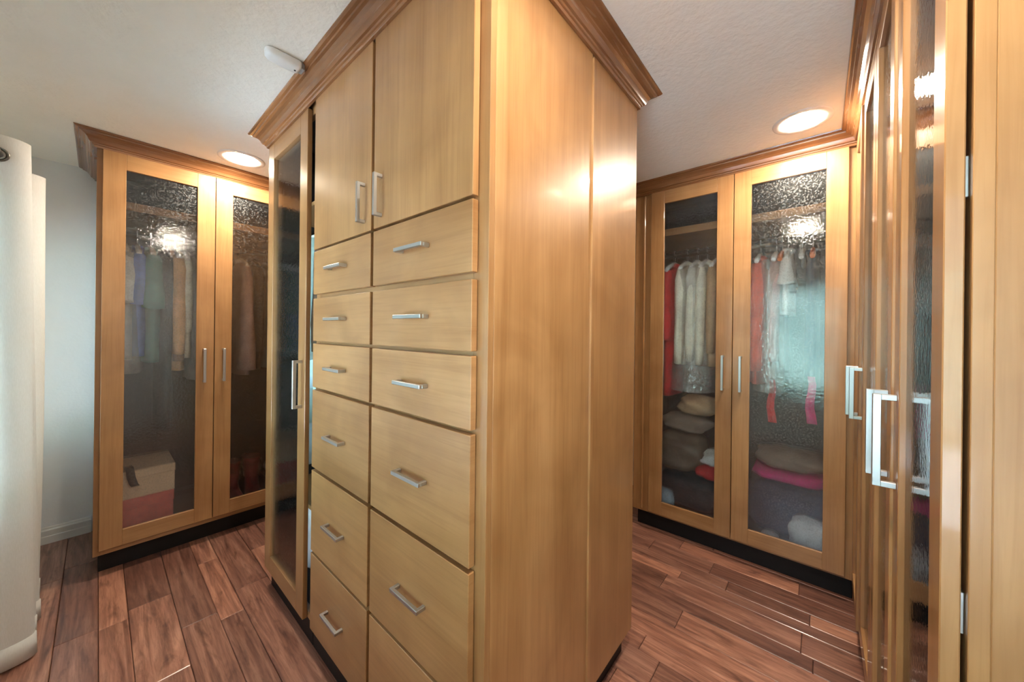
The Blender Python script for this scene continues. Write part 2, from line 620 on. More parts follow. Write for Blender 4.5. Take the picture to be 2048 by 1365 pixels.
# ------------------------------------------------------------------ island: drawer cabinet
Xs = -0.612
dc = thing('drawer_cabinet', 'tall maple island cabinet with twelve drawers under two plain doors', 'cabinet', (-1.655, 0.62, 0))
W = -0.612 + 1.655
D = 0.509
o = MB().box((0, 0.02, 0.10), (0.018, D, ZT), 0.001).build('side_panel', 'maple_v', dc)
o = MB().box((W - 0.020, 0.0205, 0.10), (W, D, ZT), 0.0012).build('side_panel', 'maple_v', dc)
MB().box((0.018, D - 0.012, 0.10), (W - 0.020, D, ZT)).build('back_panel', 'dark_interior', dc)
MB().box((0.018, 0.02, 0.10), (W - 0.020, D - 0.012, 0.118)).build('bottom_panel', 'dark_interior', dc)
LX = lambda X: X + 1.655
fr = MB()
fr.box((0.0, 0, 0.10), (LX(-1.615), 0.02, ZT), 0.001, 0)
MB().box((LX(-1.16), 0.024, 0.118), (LX(-1.122), D - 0.012, ZT - 0.02)).build('divider', 'dark_interior', dc)  # dark colour stands in for the shadow between the drawer columns
fr.box((LX(-0.665), 0, 0.10), (W, 0.02, ZT), 0.001, 0)
rows = [(1.534, 1.715), (1.337, 1.516), (1.1415, 1.3256), (0.8014, 1.130), (0.4485, 0.788), (0.113, 0.437)]
zr = [2.385, 1.720, 1.525, 1.3313, 1.1355, 0.795, 0.443]
for z in (1.525, 1.3313, 1.1355):
    fr.box((LX(-1.615), 0, z - 0.017), (LX(-0.665), 0.02, z + 0.017), 0.001, 1)
for (a, b_) in ((LX(-1.615), LX(-1.16)), (LX(-1.122), LX(-0.665))):
    fr.box((a, 0, 2.33), (b_, 0.02, ZT), 0.001, 1)
    fr.box((a, 0, 0.10), (b_, 0.02, 0.135), 0.001, 1)
fr.build('face_frame', ['maple_v', 'maple_h'], dc)
toe(dc, -0.01, W - 0.03, 0.004, D - 0.05)
cols = [(-1.634, -1.150), (-1.132, -0.6475)]
pd = random.Random(3)
for ci, (xa, xb) in enumerate(cols):
    dd = MB().box((LX(xa), -0.022, 1.7235), (LX(xb), -0.002, 2.364), 0.0016).build('door', 'maple_v', dc)
    handle(dd, 'small', LX(-1.195 if ci == 0 else -1.082), 1.823, -0.022)
    for (z0, z1) in rows:
        pr = pd.uniform(0, 0.003)
        f_ = MB()
        f_.box((LX(xa), -0.022, z0), (LX(xb), -0.002, z1), 0.0016)
        f_.box((LX(xa) + 0.03, 0.022, z0 + 0.025), (LX(xb) - 0.03, 0.40, z1 - 0.03))
        f_.box((LX(xa) + 0.05, -0.003, z0 + 0.03), (LX(xb) - 0.05, 0.023, z1 - 0.04))
        dr = f_.build('drawer', 'maple_h', dc)
        zc = (z0 + z1) / 2
        handle(dr, 'small', LX((xa + xb) / 2), zc, -0.022, True)

# ------------------------------------------------------------------ island: glass-door wardrobe
gw = thing('island_wardrobe', 'narrow maple island wardrobe with one tall glass door beside the drawers', 'wardrobe', (-2.27, 0.62, 0))
Wg = 2.27 - 1.657
carcass(gw, Wg, 0.509, 0.10, ZT)
g_ = MB()
g_.box((0, 0, 0.10), (0.04, 0.02, ZT), 0.001, 0)
g_.box((0.04, 0, 0.10), (Wg, 0.02, 0.13), 0.001, 1).box((0.04, 0, 2.34), (Wg, 0.02, ZT), 0.001, 1)
g_.build('face_frame', ['maple_v', 'maple_h'], gw)
toe(gw, 0.03, Wg - 0.011, 0.004, 0.44)
glass_door(gw, 0.004, 0.551, 0.100, 2.364, 0.515, 1.14, st=0.085)
for z in (1.98, 0.52):
    MB().box((0.022, 0.05, z), (Wg - 0.022, 0.47, z + 0.02), 0.001).build('shelf', 'maple_h', gw)
rod(gw, 0.022, Wg - 0.022, 0.27, 1.92)

# ------------------------------------------------------------------ island: back cabinet
bk = thing('back_cabinet', 'plain maple cabinet end behind the drawers with a thin batten', 'cabinet', (-2.27, 1.130, 0))
Wb, Db = 2.27 - 0.612, 0.400
MB().box((0, 0.0, 0.10), (Wb - 0.02, Db, ZT), 0.001).build('carcass', 'maple_v', bk)
MB().box((Wb - 0.02, 0.012, 0.10), (Wb, Db, ZT), 0.0012).build('side_panel', 'maple_v', bk)
MB().box((Wb - 0.02, -0.004, 0.10), (Wb + 0.007, 0.018, 2.352), 0.0015).build('batten', 'maple_v', bk)
toe(bk, 0.05, Wb - 0.03, 0.0, Db - 0.03)

# island crown, swept round three sides (outward to the right of travel)
ic = thing('crown_molding', 'dark stained crown molding around the top of the maple island', 'molding', (-2.245, 0.617, 0))
cx0, cy0 = -2.245, 0.617
pth = [(-2.268, 1.53), (-2.268, 0.612), (Xs - 0.0, 0.612), (Xs, 1.53)]
loc_ = lambda P: [(x - cx0, y_ - cy0) for x, y_ in P]
# mitred runs as separate parts
def crown_runs(parent, pts, names, loc):
    for k in range(len(pts) - 1):
        mb = MB()
        P = [Vector(p) for p in pts]
        def nrm(i):
            d = (P[i + 1] - P[i]).normalized(); return Vector((d.y, -d.x))
        def miter(i):
            ns = []
            if i > 0: ns.append(nrm(i - 1))
            if i < len(P) - 1: ns.append(nrm(i))
            if len(ns) == 1: return ns[0]
            s = ns[0] + ns[1]
            return s * (2.0 / s.length_squared)
        rings = []
        for i in (k, k + 1):
            nv = miter(i)
            rings.append([(P[i].x + nv.x * o - loc[0], P[i].y + nv.y * o - loc[1], z) for o, z in CROWN])
        mb.loft(rings, True, 0, smooth=False).build(names[k], 'crown_wood', parent)
crown_runs(ic, [(-1.6, 1.5305), (-2.2705, 1.5305), (-2.2705, 0.6), (-0.6115, 0.6), (-0.6115, 1.5305), (-1.6, 1.5305)],
           ['back_run', 'end_run', 'front_run', 'side_run', 'back_run'], (cx0, cy0))

# ------------------------------------------------------------------ left wardrobe
def wardrobe_shell(root, W, D, doors, ztop=2.364, zbot=0.133, shelf_z=2.066, part=None, handles=True, gap=0.002, endframe=0.045):
    carcass(root, W, D, 0.115, ZT)
    mids = [(a[1] + b_[0]) / 2 for a, b_ in zip(doors[:-1], doors[1:])]
    st = [(0, endframe)] + [(W - endframe, W)]
    frame(root, W, 0.115, ZT, st, 0.035, 0.08)
    for i_, (a, b_, hx) in enumerate(doors):
        glass_door(root, a, b_, zbot, ztop, hx, 1.145, gap=gap)
    MB().box((0.023, 0.045, shelf_z), (W - 0.023, D - 0.015, shelf_z + 0.048), 0.0015).build('shelf', 'maple_h', root)
    rod(root, 0.023, W - 0.023, D * 0.5, 1.97)
    toe(root, 0.02, W - 0.02, 0.06 if W < 1.1 else 0.042, D - 0.03, 0.115)


lw = thing('wardrobe', 'maple wardrobe with two glass doors standing by the white curtain', 'wardrobe', (-3.01, -0.011, 0), math.radians(90))
wardrobe_shell(lw, 1.02, 0.69, [(0.022, 0.505, 0.456), (0.509, 0.994, 0.554)], zbot=0.147)
crown_runs(lw, [(-0.0005, 0.69), (-0.0005, -0.0105), (1.0205, -0.0105), (1.0205, 0.69)], ['crown_molding'] * 3, (0, 0))


# ------------------------------------------------------------------ back wardrobe
bw = thing('wardrobe', 'maple wardrobe with two glass doors standing across the end of the aisle', 'wardrobe', (-1.02, 2.555, 0))
Wk = 1.18
wardrobe_shell(bw, Wk, 0.605, [(0.1165, 0.6135, 0.567), (0.6175, 1.128, 0.660)], zbot=0.133, endframe=0.12)
MB().box((0.058, -0.012, 0.133), (0.072, 0.0, 2.36), 0.003).build('bead', 'maple_v', bw)

# ------------------------------------------------------------------ right wall cabinets
RG = 0.006
def right_cab(y_far, y_near, label, ajar):
    root = thing('wardrobe', label, 'wardrobe', (0.161, y_far, 0), math.radians(-90))
    Wd = y_far - y_near
    carcass(root, Wd, 0.60, 0.115, ZT)
    frame(root, Wd, 0.115, ZT, [(0, 0.042), (Wd - 0.042, Wd)], 0.035, 0.08)
    h = Wd / 2
    for k, (a, b_, hx) in enumerate([(0.002, h - 0.002, h - 0.045), (h + 0.002, Wd - 0.002, h + 0.045)]):
        d = glass_door(root, a, b_, 0.133, 2.364, hx, 1.145, st=0.068, gap=RG)
        ang = ajar[k]
        if ang:
            # hinge on the outer edge of the pair
            px = a if k == 0 else b_
            s = 1 if k == 0 else -1
            rot = Matrix.Translation((px, -RG, 0)) @ Matrix.Rotation(-s * ang, 4, 'Z') @ Matrix.Translation((-px, RG, 0))
            d.matrix_basis = rot
    for xh in (0.030, Wd - 0.030):
        for zh in (0.35, 0.99, 1.62, 2.15):
            MB().box((xh - 0.014, -RG + 0.0003, zh - 0.03), (xh + 0.014, -0.0002, zh + 0.03), 0.001).build('hinge', 'nickel', root)
    MB().box((0.023, 0.06, 2.066), (Wd - 0.023, 0.585, 2.114), 0.0015).build('shelf', 'maple_h', root)
    rod(root, 0.023, Wd - 0.023, 0.30, 1.97)
    toe(root, 0.0, Wd, 0.05, 0.57, 0.115)
    return root
rc2 = right_cab(2.535, 1.6785, 'maple wardrobe with glass doors on the right wall, next to the end wardrobe', (0.02, 0.0))
rc1 = right_cab(1.6765, 0.80, 'maple wardrobe with glass doors on the right wall, ending in a plain side panel', (0.012, 0.0))

rcr = thing('crown_molding', 'dark stained crown molding running round the corner above the end wardrobe', 'molding', (0.1, 2.54, 0))
crown_runs(rcr, [(-1.0205, 3.16), (-1.0205, 2.5445), (0.1545, 2.5445), (0.1545, 0.7995), (0.76, 0.7995)][0:], ['end_run', 'back_run', 'right_run', 'return_run'], (0.1, 2.54))

# ------------------------------------------------------------------ recessed ceiling lights
def downlight(x, y_, label):
    r = thing('recessed_light', label, 'ceiling light', (x, y_, CEIL), group=None)
    N = 40
    def ring(rad, z):
        return [(rad * math.cos(2 * PI * k / N), rad * math.sin(2 * PI * k / N), z) for k in range(N)]
    MB().loft([ring(0.120, -0.0005), ring(0.119, -0.004), ring(0.112, -0.006), ring(0.090, -0.005), ring(0.086, -0.003), ring(0.086, -0.0005)], False).build('trim_ring', 'white_trim', r)
    MB().loft([ring(0.0855, -0.0008), ring(0.0853, -0.003), ring(0.06, -0.0045), ring(0.02, -0.005)], True).build('lens', 'lamp_lens', r)
downlight(-2.733, 0.577, 'lit round recessed ceiling light in front of the wardrobe by the curtain')
downlight(-0.074, 2.258, 'lit round recessed ceiling light in front of the end wardrobe')
downlight(-0.125, 0.56, 'lit round recessed ceiling light in front of the island corner')

# ------------------------------------------------------------------ ceiling sensor
sn = thing('motion_sensor', 'white plastic motion sensor on the ceiling beside the island crown molding', 'sensor', (-1.572, 0.40, CEIL))
N = 18
def srect(y_, w_, h_, zc):
    # rounded section in X-Z, hanging from the ceiling
    out = []
    for k in range(N):
        a = 2 * PI * k / N
        cx_, sx_ = math.cos(a), math.sin(a)
        out.append((w_ * abs(cx_) ** 0.55 * (1 if cx_ >= 0 else -1), y_, zc + h_ * abs(sx_) ** 0.6 * (1 if sx_ >= 0 else -1)))
    return out
MB().loft([srect(-0.002, 0.012, 0.008, -0.012), srect(0.002, 0.022, 0.013, -0.016), srect(0.014, 0.028, 0.017, -0.0185), srect(0.06, 0.030, 0.018, -0.0190),
           srect(0.105, 0.030, 0.017, -0.018), srect(0.113, 0.027, 0.015, -0.0175)], True).build('housing', 'white_plastic', sn)
MB().box((-0.02, 0.111, -0.03), (0.02, 0.128, -0.001), 0.003).build('bracket', 'grey_plastic', sn)
MB().tube([(-0.001, 0.098, -0.0352), (-0.001, 0.098, -0.0368)], 0.0035, 10).build('lens', 'black_plastic', sn)

# ------------------------------------------------------------------ curtain
cr = thing('curtain', 'white linen grommet curtain hanging to the floor beside the window', 'curtain', (-2.75, -0.27, 0))
NP, NZ = 190, 30
xe0, xe1 = -3.02, -2.46
nper = 4.5
def cpt(t, z):
    # deep grommet folds across the rod (rod along X); the last fold at the far end stands out
    ph = t * nper * 2 * PI
    s = math.sin(ph)
    sq = math.copysign(abs(s) ** 0.6, s)
    k = (2.14 - z) / 2.14
    x = xe1 + (xe0 - xe1) * t + 0.016 * math.cos(ph * 2)
    hi = (0.0735 - 0.0115 * k) * x - 0.004
    if t > 0.80:
        hi = hi + (-0.180 - hi) * min(1, (t - 0.80) / 0.06)
    lo = -0.385
    yy = (hi + lo) / 2 + (hi - lo) / 2 * sq + 0.007 * math.sin(ph * 2.3 + z * 2.1) * k
    x += 0.014 * math.sin(z * 2.2 + t * 9) * k
    return (x + 2.75, yy + 0.27, z)
zs = [0.012 + (2.14 - 0.012) * j / NZ for j in range(NZ + 1)]
rings = [[cpt(i / NP, z) for i in range(NP + 1)] for z in zs]
fab = MB().loft(rings, False, 0, True, closed=False).build('fabric', 'curtain_fabric', cr)
so = fab.modifiers.new('thick', 'SOLIDIFY'); so.thickness = 0.003
hm = [[cpt(i / NP, z) for i in range(NP + 1)] for z in (0.010, 0.10)]
hemo = MB().loft(hm, False, 0, True, closed=False).build('hem', 'curtain_fabric', cr)
so = hemo.modifiers.new('thick', 'SOLIDIFY'); so.thickness = 0.0075; so.offset = 0
for k in range(9):
    t = k / 9 + 0.0001
    px, py, pz = cpt(t, 2.06)
    g = MB()
    rr, r2 = 0.024, 0.005
    ring = []
    for a in range(20):
        aa = 2 * PI * a / 20
        ring.append([(0 + r2 * math.sin(q), (rr + r2 * math.cos(q)) * math.cos(aa), (rr + r2 * math.cos(q)) * math.sin(aa)) for q in [2 * PI * j / 8 for j in range(8)]])
    ring.append(ring[0])
    g.loft(ring, False)
    g.build('grommet', 'bronze', cr, (px, 0.008, 2.06))
rd = thing('curtain_rod', 'dark round curtain rod carrying the white curtain above the window', 'curtain rod', (-1.3, -0.262, 2.06))
MB().tube([(-1.78, 0, 0), (1.6, 0, 0)], 0.0135, 12).build('rod', 'bronze', rd)
for xx in (-1.76, 1.55):
    MB().tube([(xx, 0, 0), (xx, -0.187, 0)], 0.007, 8).build('bracket', 'bronze', rd)

# ------------------------------------------------------------------ outside: lawn and hedge seen by reflection
struct(MB().box((-14, -5.9, -0.25), (10, -0.60, -0.15)).build('ground', 'patio_bounce'))  # unseen patio, added to throw daylight up onto the ceiling
lawn = MB().box((-25, -25, -0.25), (20, -5.95, -0.16)).build('lawn', 'grass')
lawn['kind'] = 'stuff'
hb = MB()
rh = random.Random(5)
nx_, nz_ = 70, 10
hr = []
for j in range(nz_ + 1):
    z = -0.03 + 2.5 * j / nz_
    row = []
    for i_ in range(nx_ + 1):
        row.append((-12 + 18 * i_ / nx_, -6.5 - 0.25 * math.sin(PI * j / nz_ / 1.2) * 0 + rh.uniform(-0.22, 0.22), z + rh.uniform(-0.12, 0.12)))
    hr.append(row)
hr.append([(p[0], p[1] - 1.2, p[2] - 0.1) for p in hr[-1]])
hr.append([(p[0], p[1], -0.15) for p in hr[-1]])
hedge = hb.loft(hr, False, 0, True, closed=False).build('hedge', 'hedge_leaf')
hedge['kind'] = 'stuff'

# ------------------------------------------------------------------ clothes
def eng(rad):
    return rad


def body_rings(L, half, thick, ztop, flare=1.0, neck=0.07, seed=0, nseg=20):
    """garment body: local x = across the shoulders (depth of the wardrobe), y = along the rod"""
    r_ = random.Random(seed)
    ph = r_.uniform(0, 6)
    rings = []
    lv = [(0.0, neck * 0.75, 0.022), (0.025, neck, 0.030), (0.045, half * 0.70, 0.8 * thick), (0.075, half * 0.97, thick), (0.13, half, thick * 1.05)]
    steps = 9
    for s in range(1, steps + 1):
        d = 0.13 + (L - 0.13) * s / steps
        k = s / steps
        lv.append((d, half * (0.93 + (flare - 0.93) * k), thick * (1.0 + 0.25 * k)))
    for d, a, b_ in lv:
        ring = []
        for q in range(nseg):
            t = 2 * PI * q / nseg
            w_ = 1 + 0.16 * min(1, d / 0.3) * math.sin(5 * t + ph + d * 5) + 0.08 * math.sin(9 * t + d * 11 + ph)
            ring.append((a * math.cos(t), b_ * w_ * math.sin(t), ztop - d))
        rings.append(ring)
    return rings


def sleeve_rings(sgn, half, L, ztop, r0=0.060, r1=0.042, out=0.03, seed=0, y=0.0, flat=0.62):
    r_ = random.Random(seed)
    rings = []
    n = 9
    for s in range(n + 1):
        k = s / n
        z = ztop - 0.045 - L * k
        cx_ = sgn * (half * 0.86 + out * math.sin(k * PI * 0.55))
        ra = r0 + (r1 - r0) * k + (0.0 if s else -0.02)
        ring = []
        for q in range(14):
            t = 2 * PI * q / 14
            w_ = 1 + 0.07 * math.sin(3 * t + k * 9 + seed)
            ring.append((cx_ + ra * w_ * math.cos(t), y + ra * flat * w_ * math.sin(t), z + ra * 0.5 * math.cos(t) * sgn * (-0.35)))
        rings.append(ring)
    return rings


def garment(name, label, cat, root, along, zt, col, L, sleeve, half=0.20, thick=0.035, flare=1.0, cuff=None, group=None, seed=0, r0=0.06, r1=0.045, depth=None, collar=None):
    """hangs on the rod of wardrobe `root`; own top-level thing placed in world space"""
    m_ = root.matrix_basis if False else (Matrix.Translation(root.location) @ Matrix.Rotation(root.rotation_euler.z, 4, 'Z'))
    dp = depth if depth is not None else 0.5 * (root['depth'])
    w_ = m_ @ Vector((along, dp, 0))
    t = thing(name, label, cat, (w_.x, w_.y, zt - L), root.rotation_euler.z - PI / 2, group)
    # local x -> toward the door (front), y -> along the rod
    MB().loft(body_rings(L, half, thick, L, flare, seed=seed)).build('body', col, t)
    if sleeve:
        for s in (1, -1):
            so_ = MB().loft(sleeve_rings(s, half, sleeve, L, r0, r1, seed=seed)).build('sleeve', col, t)
            if cuff:
                zz = L - 0.045 - sleeve
                cxx = s * (half * 0.86 + 0.03 * math.sin(PI * 0.55))
                rr = []
                for kk in range(4):
                    z = zz + 0.004 - 0.055 * kk / 3
                    rr.append([(cxx + (r1 * 0.9) * math.cos(2 * PI * q / 14), (r1 * 0.9) * 0.62 * math.sin(2 * PI * q / 14), z) for q in range(14)])
                MB().loft(rr).build('cuff', cuff, so_)
    # collar
    rr = []
    for (rad, z) in ((0.055, L - 0.012), (0.062, L + 0.012), (0.050, L + 0.02)):
        rr.append([(rad * math.cos(2 * PI * q / 14), rad * 0.6 * math.sin(2 * PI * q / 14), z) for q in range(14)])
    MB().loft(rr).build('collar', collar or col, t)
    return t


def hanger(root, along, zrod, col, label, group=None, depth=None):
    m_ = Matrix.Translation(root.location) @ Matrix.Rotation(root.rotation_euler.z, 4, 'Z')
    dp = depth if depth is not None else 0.5 * root['depth']
    w_ = m_ @ Vector((along, dp, 0))
    t = thing('clothes_hanger', label, 'hanger', (w_.x, w_.y, zrod), root.rotation_euler.z - PI / 2, group)
    hk = [(0.0, 0, -0.075), (0.0, 0, -0.045)]
    for k in range(9):
        a = -PI / 2 + k * (PI * 1.25) / 8
        hk.append((0.021 * math.cos(a), 0, 0.001 + 0.021 * math.sin(a)))
    MB().tube(hk, 0.0026, 8).build('hook', 'nickel', t)
    MB().tube([(-0.205, 0, -0.150), (-0.17, 0, -0.128), (-0.05, 0, -0.082), (0, 0, -0.072), (0.05, 0, -0.082), (0.17, 0, -0.128), (0.205, 0, -0.150)],
              [0.012, 0.014, 0.011, 0.011, 0.011, 0.014, 0.012], 10).build('shoulder_bar', col, t)
    return t


def film_cover(root, along, zt, L, half, thick, label, depth=None, seed=1):
    m_ = Matrix.Translation(root.location) @ Matrix.Rotation(root.rotation_euler.z, 4, 'Z')
    dp = depth if depth is not None else 0.5 * root['depth']
    w_ = m_ @ Vector((along, dp, 0))
    t = MB().loft(body_rings(L, half, thick, L, 1.0, seed=seed, nseg=28), cap=False).build('garment_bag', 'plastic_film')
    t.location = (w_.x, w_.y, zt - L)
    t.rotation_euler = (0, 0, root.rotation_euler.z - PI / 2)
    return tag(t, label, 'garment bag')


lw['depth'] = 0.69; bw['depth'] = 0.605; rc1['depth'] = 0.60; rc2['depth'] = 0.60; gw['depth'] = 0.54
for k, c_ in dict(c_white=(0.880, 0.880, 0.856), c_blue=(0.155, 0.248, 0.651), c_teal=(0.109, 0.264, 0.248), c_black=(0.016, 0.017, 0.018), c_tan=(0.775, 0.449, 0.217),
                  c_brown=(0.264, 0.147, 0.085), c_cream=(0.88, 0.83, 0.72), c_grey=(0.295, 0.310, 0.326), c_mauve=(0.56, 0.43, 0.41), c_red=(0.651, 0.031, 0.039),
                  c_coral=(0.880, 0.141, 0.082), c_magenta=(0.744, 0.046, 0.248), c_charcoal=(0.046, 0.046, 0.052), c_navy=(0.026, 0.039, 0.078), c_taupe=(0.248, 0.194, 0.155),
                  c_orange=(0.880, 0.207, 0.052), c_paleblue=(0.637, 0.789, 0.880), c_rose=(0.651, 0.403, 0.388), c_camel=(0.512, 0.341, 0.202), c_seafoam=(0.50, 0.64, 0.61), c_mist=(0.55, 0.62, 0.66), c_slate=(0.155, 0.202, 0.232)).items():
    cloth(k, c_)

ZR = 1.97
ZS = ZR - 0.085
# along = Y + .011 for the left wardrobe
G = 'clothes hanging in the wardrobe by the curtain'
garment('shirt', 'pale shirt in clear plastic behind the glass door by the curtain', 'shirt', lw, 0.120, ZS, 'c_white', 0.70, 0.30, seed=1, group=G, r0=0.07, r1=0.07)
garment('shirt', 'blue short sleeved shirt hanging between the plastic covered shirt and the teal one', 'shirt', lw, 0.172, ZS, 'c_blue', 0.68, 0.31, seed=2, group=G, r1=0.062)
garment('shirt', 'teal short sleeved shirt hanging behind the glass door by the curtain', 'shirt', lw, 0.235, ZS, 'c_teal', 0.72, 0.33, seed=3, group=G, r0=0.06, r1=0.085, half=0.215)
garment('coat', 'long black coat hanging between the teal shirt and the tan jacket', 'coat', lw, 0.298, ZS, 'c_black', 1.16, 0.60, seed=4, group=G)
garment('jacket', 'tan jacket with brown knit cuffs behind the glass door by the curtain', 'jacket', lw, 0.352, ZS, 'c_tan', 0.78, 0.62, half=0.21, seed=5, group=G, cuff='c_brown', r0=0.062, r1=0.050)
garment('sweater', 'cream sweater hanging between the tan jacket and the grey hoodie', 'sweater', lw, 0.395, ZS, 'c_cream', 0.70, 0.48, seed=6, group=G, r0=0.05, r1=0.035)
garment('hoodie', 'grey hoodie hanging beside the cream sweater behind the glass', 'hoodie', lw, 0.45, ZS, 'c_grey', 0.85, 0.72, seed=7, group=G, r1=0.04)
garment('jacket', 'dark charcoal jacket hanging behind the narrowly seen second glass door', 'jacket', lw, 0.60, ZS, 'c_charcoal', 0.80, 0.62, seed=8, group=G)
garment('jacket', 'mauve jacket with wide hanging sleeve seen through the second glass door', 'jacket', lw, 0.715, ZS, 'c_mauve', 0.84, 0.74, seed=9, group=G, r0=0.05, r1=0.085, collar='c_white', half=0.21)
garment('jacket', 'black jacket hanging beside the mauve jacket in the wardrobe by the curtain', 'jacket', lw, 0.79, ZS, 'c_black', 0.80, 0.62, seed=10, group=G)
garment('jacket', 'slate jacket at the end of the rod in the wardrobe by the curtain', 'jacket', lw, 0.88, ZS, 'c_slate', 0.80, 0.62, seed=11, group=G)
for a_, c_, w_ in ((0.120, 'c_white', 'white hanger carrying the pale plastic covered shirt'), (0.172, 'c_white', 'white hanger carrying the blue short sleeved shirt'), (0.235, 'c_white', 'white hanger carrying the teal shirt'),
                   (0.298, 'black_plastic', 'black hanger carrying the long black coat'), (0.352, 'c_white', 'white hanger carrying the tan jacket'), (0.395, 'c_white', 'white hanger carrying the cream sweater'),
                   (0.45, 'black_plastic', 'black hanger carrying the grey hoodie'), (0.60, 'black_plastic', 'black hanger carrying the charcoal jacket'), (0.715, 'c_white', 'white hanger carrying the mauve jacket'),
                   (0.79, 'black_plastic', 'black hanger carrying the black jacket beside the mauve one'), (0.88, 'black_plastic', 'black hanger carrying the slate jacket by the curtain wardrobe end')):
    hanger(lw, a_, ZR + 0.014, c_, w_, 'hangers in the wardrobe by the curtain')
film_cover(lw, 0.125, ZS + 0.02, 0.80, 0.245, 0.062, 'clear plastic garment bag over the pale shirt by the curtain')


def wbox(root, name, label, cat, a, b_, mat, lid=None, group=None):
    m_ = Matrix.Translation(root.location) @ Matrix.Rotation(root.rotation_euler.z, 4, 'Z')
    base = m_ @ Vector(((a[0] + b_[0]) / 2, (a[1] + b_[1]) / 2, a[2]))
    t = thing(name, label, cat, base, root.rotation_euler.z, group)
    w_, d_, h_ = (b_[0] - a[0]) / 2, (b_[1] - a[1]) / 2, b_[2] - a[2]
    MB().box((-w_, -d_, 0), (w_, d_, h_ * 0.72), 0.003).build('body', mat, t)
    MB().box((-w_ - 0.003, -d_ - 0.003, h_ * 0.70), (w_ + 0.003, d_ + 0.003, h_), 0.004).build('lid', lid or mat, t)
    return t


ZF = 0.1335
wbox(lw, 'storage_box', 'red lidded storage box on the wardrobe floor under the tan box', 'box', (0.035, 0.12, ZF), (0.335, 0.45, ZF + 0.215), 'cardboard_red')
wbox(lw, 'storage_box', 'tan lidded storage box stacked on the red box', 'box', (0.035, 0.12, ZF + 0.2155), (0.34, 0.45, ZF + 0.385), 'cardboard_tan')
# dark strap hanging over the tan box
m_ = Matrix.Translation(lw.location) @ Matrix.Rotation(lw.rotation_euler.z, 4, 'Z')
st_ = MB()
sr = []
for (yy, z, x) in ((0.20, 0.53, 0.135), (0.14, 0.535, 0.14), (0.108, 0.522, 0.143), (0.104, 0.48, 0.148), (0.104, 0.44, 0.158), (0.104, 0.425, 0.166)):
    sr.append([tuple(m_ @ Vector(p)) for p in ((x - 0.018, yy - 0.004, z + 0.002), (x + 0.018, yy - 0.004, z + 0.002), (x + 0.018, yy + 0.003, z - 0.001), (x - 0.018, yy + 0.003, z - 0.001))])
tag(st_.loft(sr).build('belt', 'c_black'), 'black belt end draped over the front of the tan box', 'belt')


def boot(x, yy, z, rz, label, group):
    t = thing('cowboy_boot', label, 'boot', (x, yy, z), rz, group)
    def el(cx_, a, b_, zz, n=18):
        return [(cx_ + a * math.cos(2 * PI * k / n), b_ * math.sin(2 * PI * k / n), zz) for k in range(n)]
    sh = [el(0, 0.072, 0.056, 0.29), el(0, 0.070, 0.054, 0.27), el(0, 0.062, 0.05, 0.2), el(0.0, 0.052, 0.042, 0.13), el(0.012, 0.062, 0.042, 0.09),
          el(0.045, 0.10, 0.044, 0.06), el(0.065, 0.125, 0.045, 0.035), el(0.068, 0.13, 0.046, 0.02)]
    MB().loft(sh).build('shaft', 'leather_burgundy', t)
    MB().loft([el(0.07, 0.135, 0.048, 0.0225), el(0.07, 0.135, 0.048, 0.012)]).build('sole', 'toe_black', t)
    MB().box((-0.06, -0.035, 0), (-0.005, 0.035, 0.0125), 0.003).build('heel', 'toe_black', t)
    for s in (-1, 1):
        pts = [(0.02 * math.cos(k * 1.3), s * (0.0555 - 0.02 * (k / 8) ** 1.5 * 0.5), 0.27 - 0.016 * k) for k in range(9)]
        MB().tube(pts, 0.0022, 6).build('stitching', 'stitch_white', t)
    return t
boot(-3.22, 0.635, ZF, math.radians(10), 'burgundy cowboy boot on the wardrobe floor, nearer the curtain', None)
boot(-3.24, 0.765, ZF, math.radians(-6), 'burgundy cowboy boot on the wardrobe floor beside the wooden box', None)
wbox(lw, 'wooden_box', 'small wooden box on the wardrobe floor beside the boots', 'box', (0.845, 0.10, ZF), (0.985, 0.30, ZF + 0.14), 'maple_h')

# soft heaps: bags and folded clothes
def heap(name, label, cat, c, r_, mat, seed=0, group=None, rz=0.0, sq=0.75, fold=0.10):
    rr = random.Random(seed)
    p1, p2, p3 = rr.uniform(0, 6), rr.uniform(0, 6), rr.uniform(0, 6)
    nu, nv = 28, 12
    rings = []
    for j in range(nv + 1):
        f_ = -PI / 2 + PI * j / nv
        cz, sz = math.cos(f_), math.sin(f_)
        cz = cz ** sq if cz > 0 else 0.0001
        szq = math.copysign(abs(sz) ** sq, sz)
        ring = []
        for i_ in range(nu):
            t = 2 * PI * i_ / nu
            ct, st2 = math.cos(t), math.sin(t)
            ct = math.copysign(abs(ct) ** sq, ct); st2 = math.copysign(abs(st2) ** sq, st2)
            k = 1 + fold * math.sin(3 * t + p1 + 4 * f_) + fold * 0.6 * math.sin(7 * t + p2 - 3 * f_) + fold * 0.5 * math.sin(5 * f_ + p3 + 2 * t)
            zz = r_[2] * szq * (1 + 0.5 * fold * math.sin(2 * t + p2))
            ring.append((r_[0] * cz * ct * k, r_[1] * cz * st2 * k, max(-r_[2], zz) + r_[2]))
        rings.append(ring)
    o_ = MB().loft(rings).build(name, mat)
    o_.location = (c[0], c[1], c[2])
    o_.rotation_euler = (0, 0, rz)
    return tag(o_, label, cat, group)


heap('cap', 'silver grey cap lying on the small wooden box', 'cap', (-3.21, 0.90, ZF + 0.141), (0.06, 0.055, 0.04), 'silver_cloth', 2, fold=0.04)

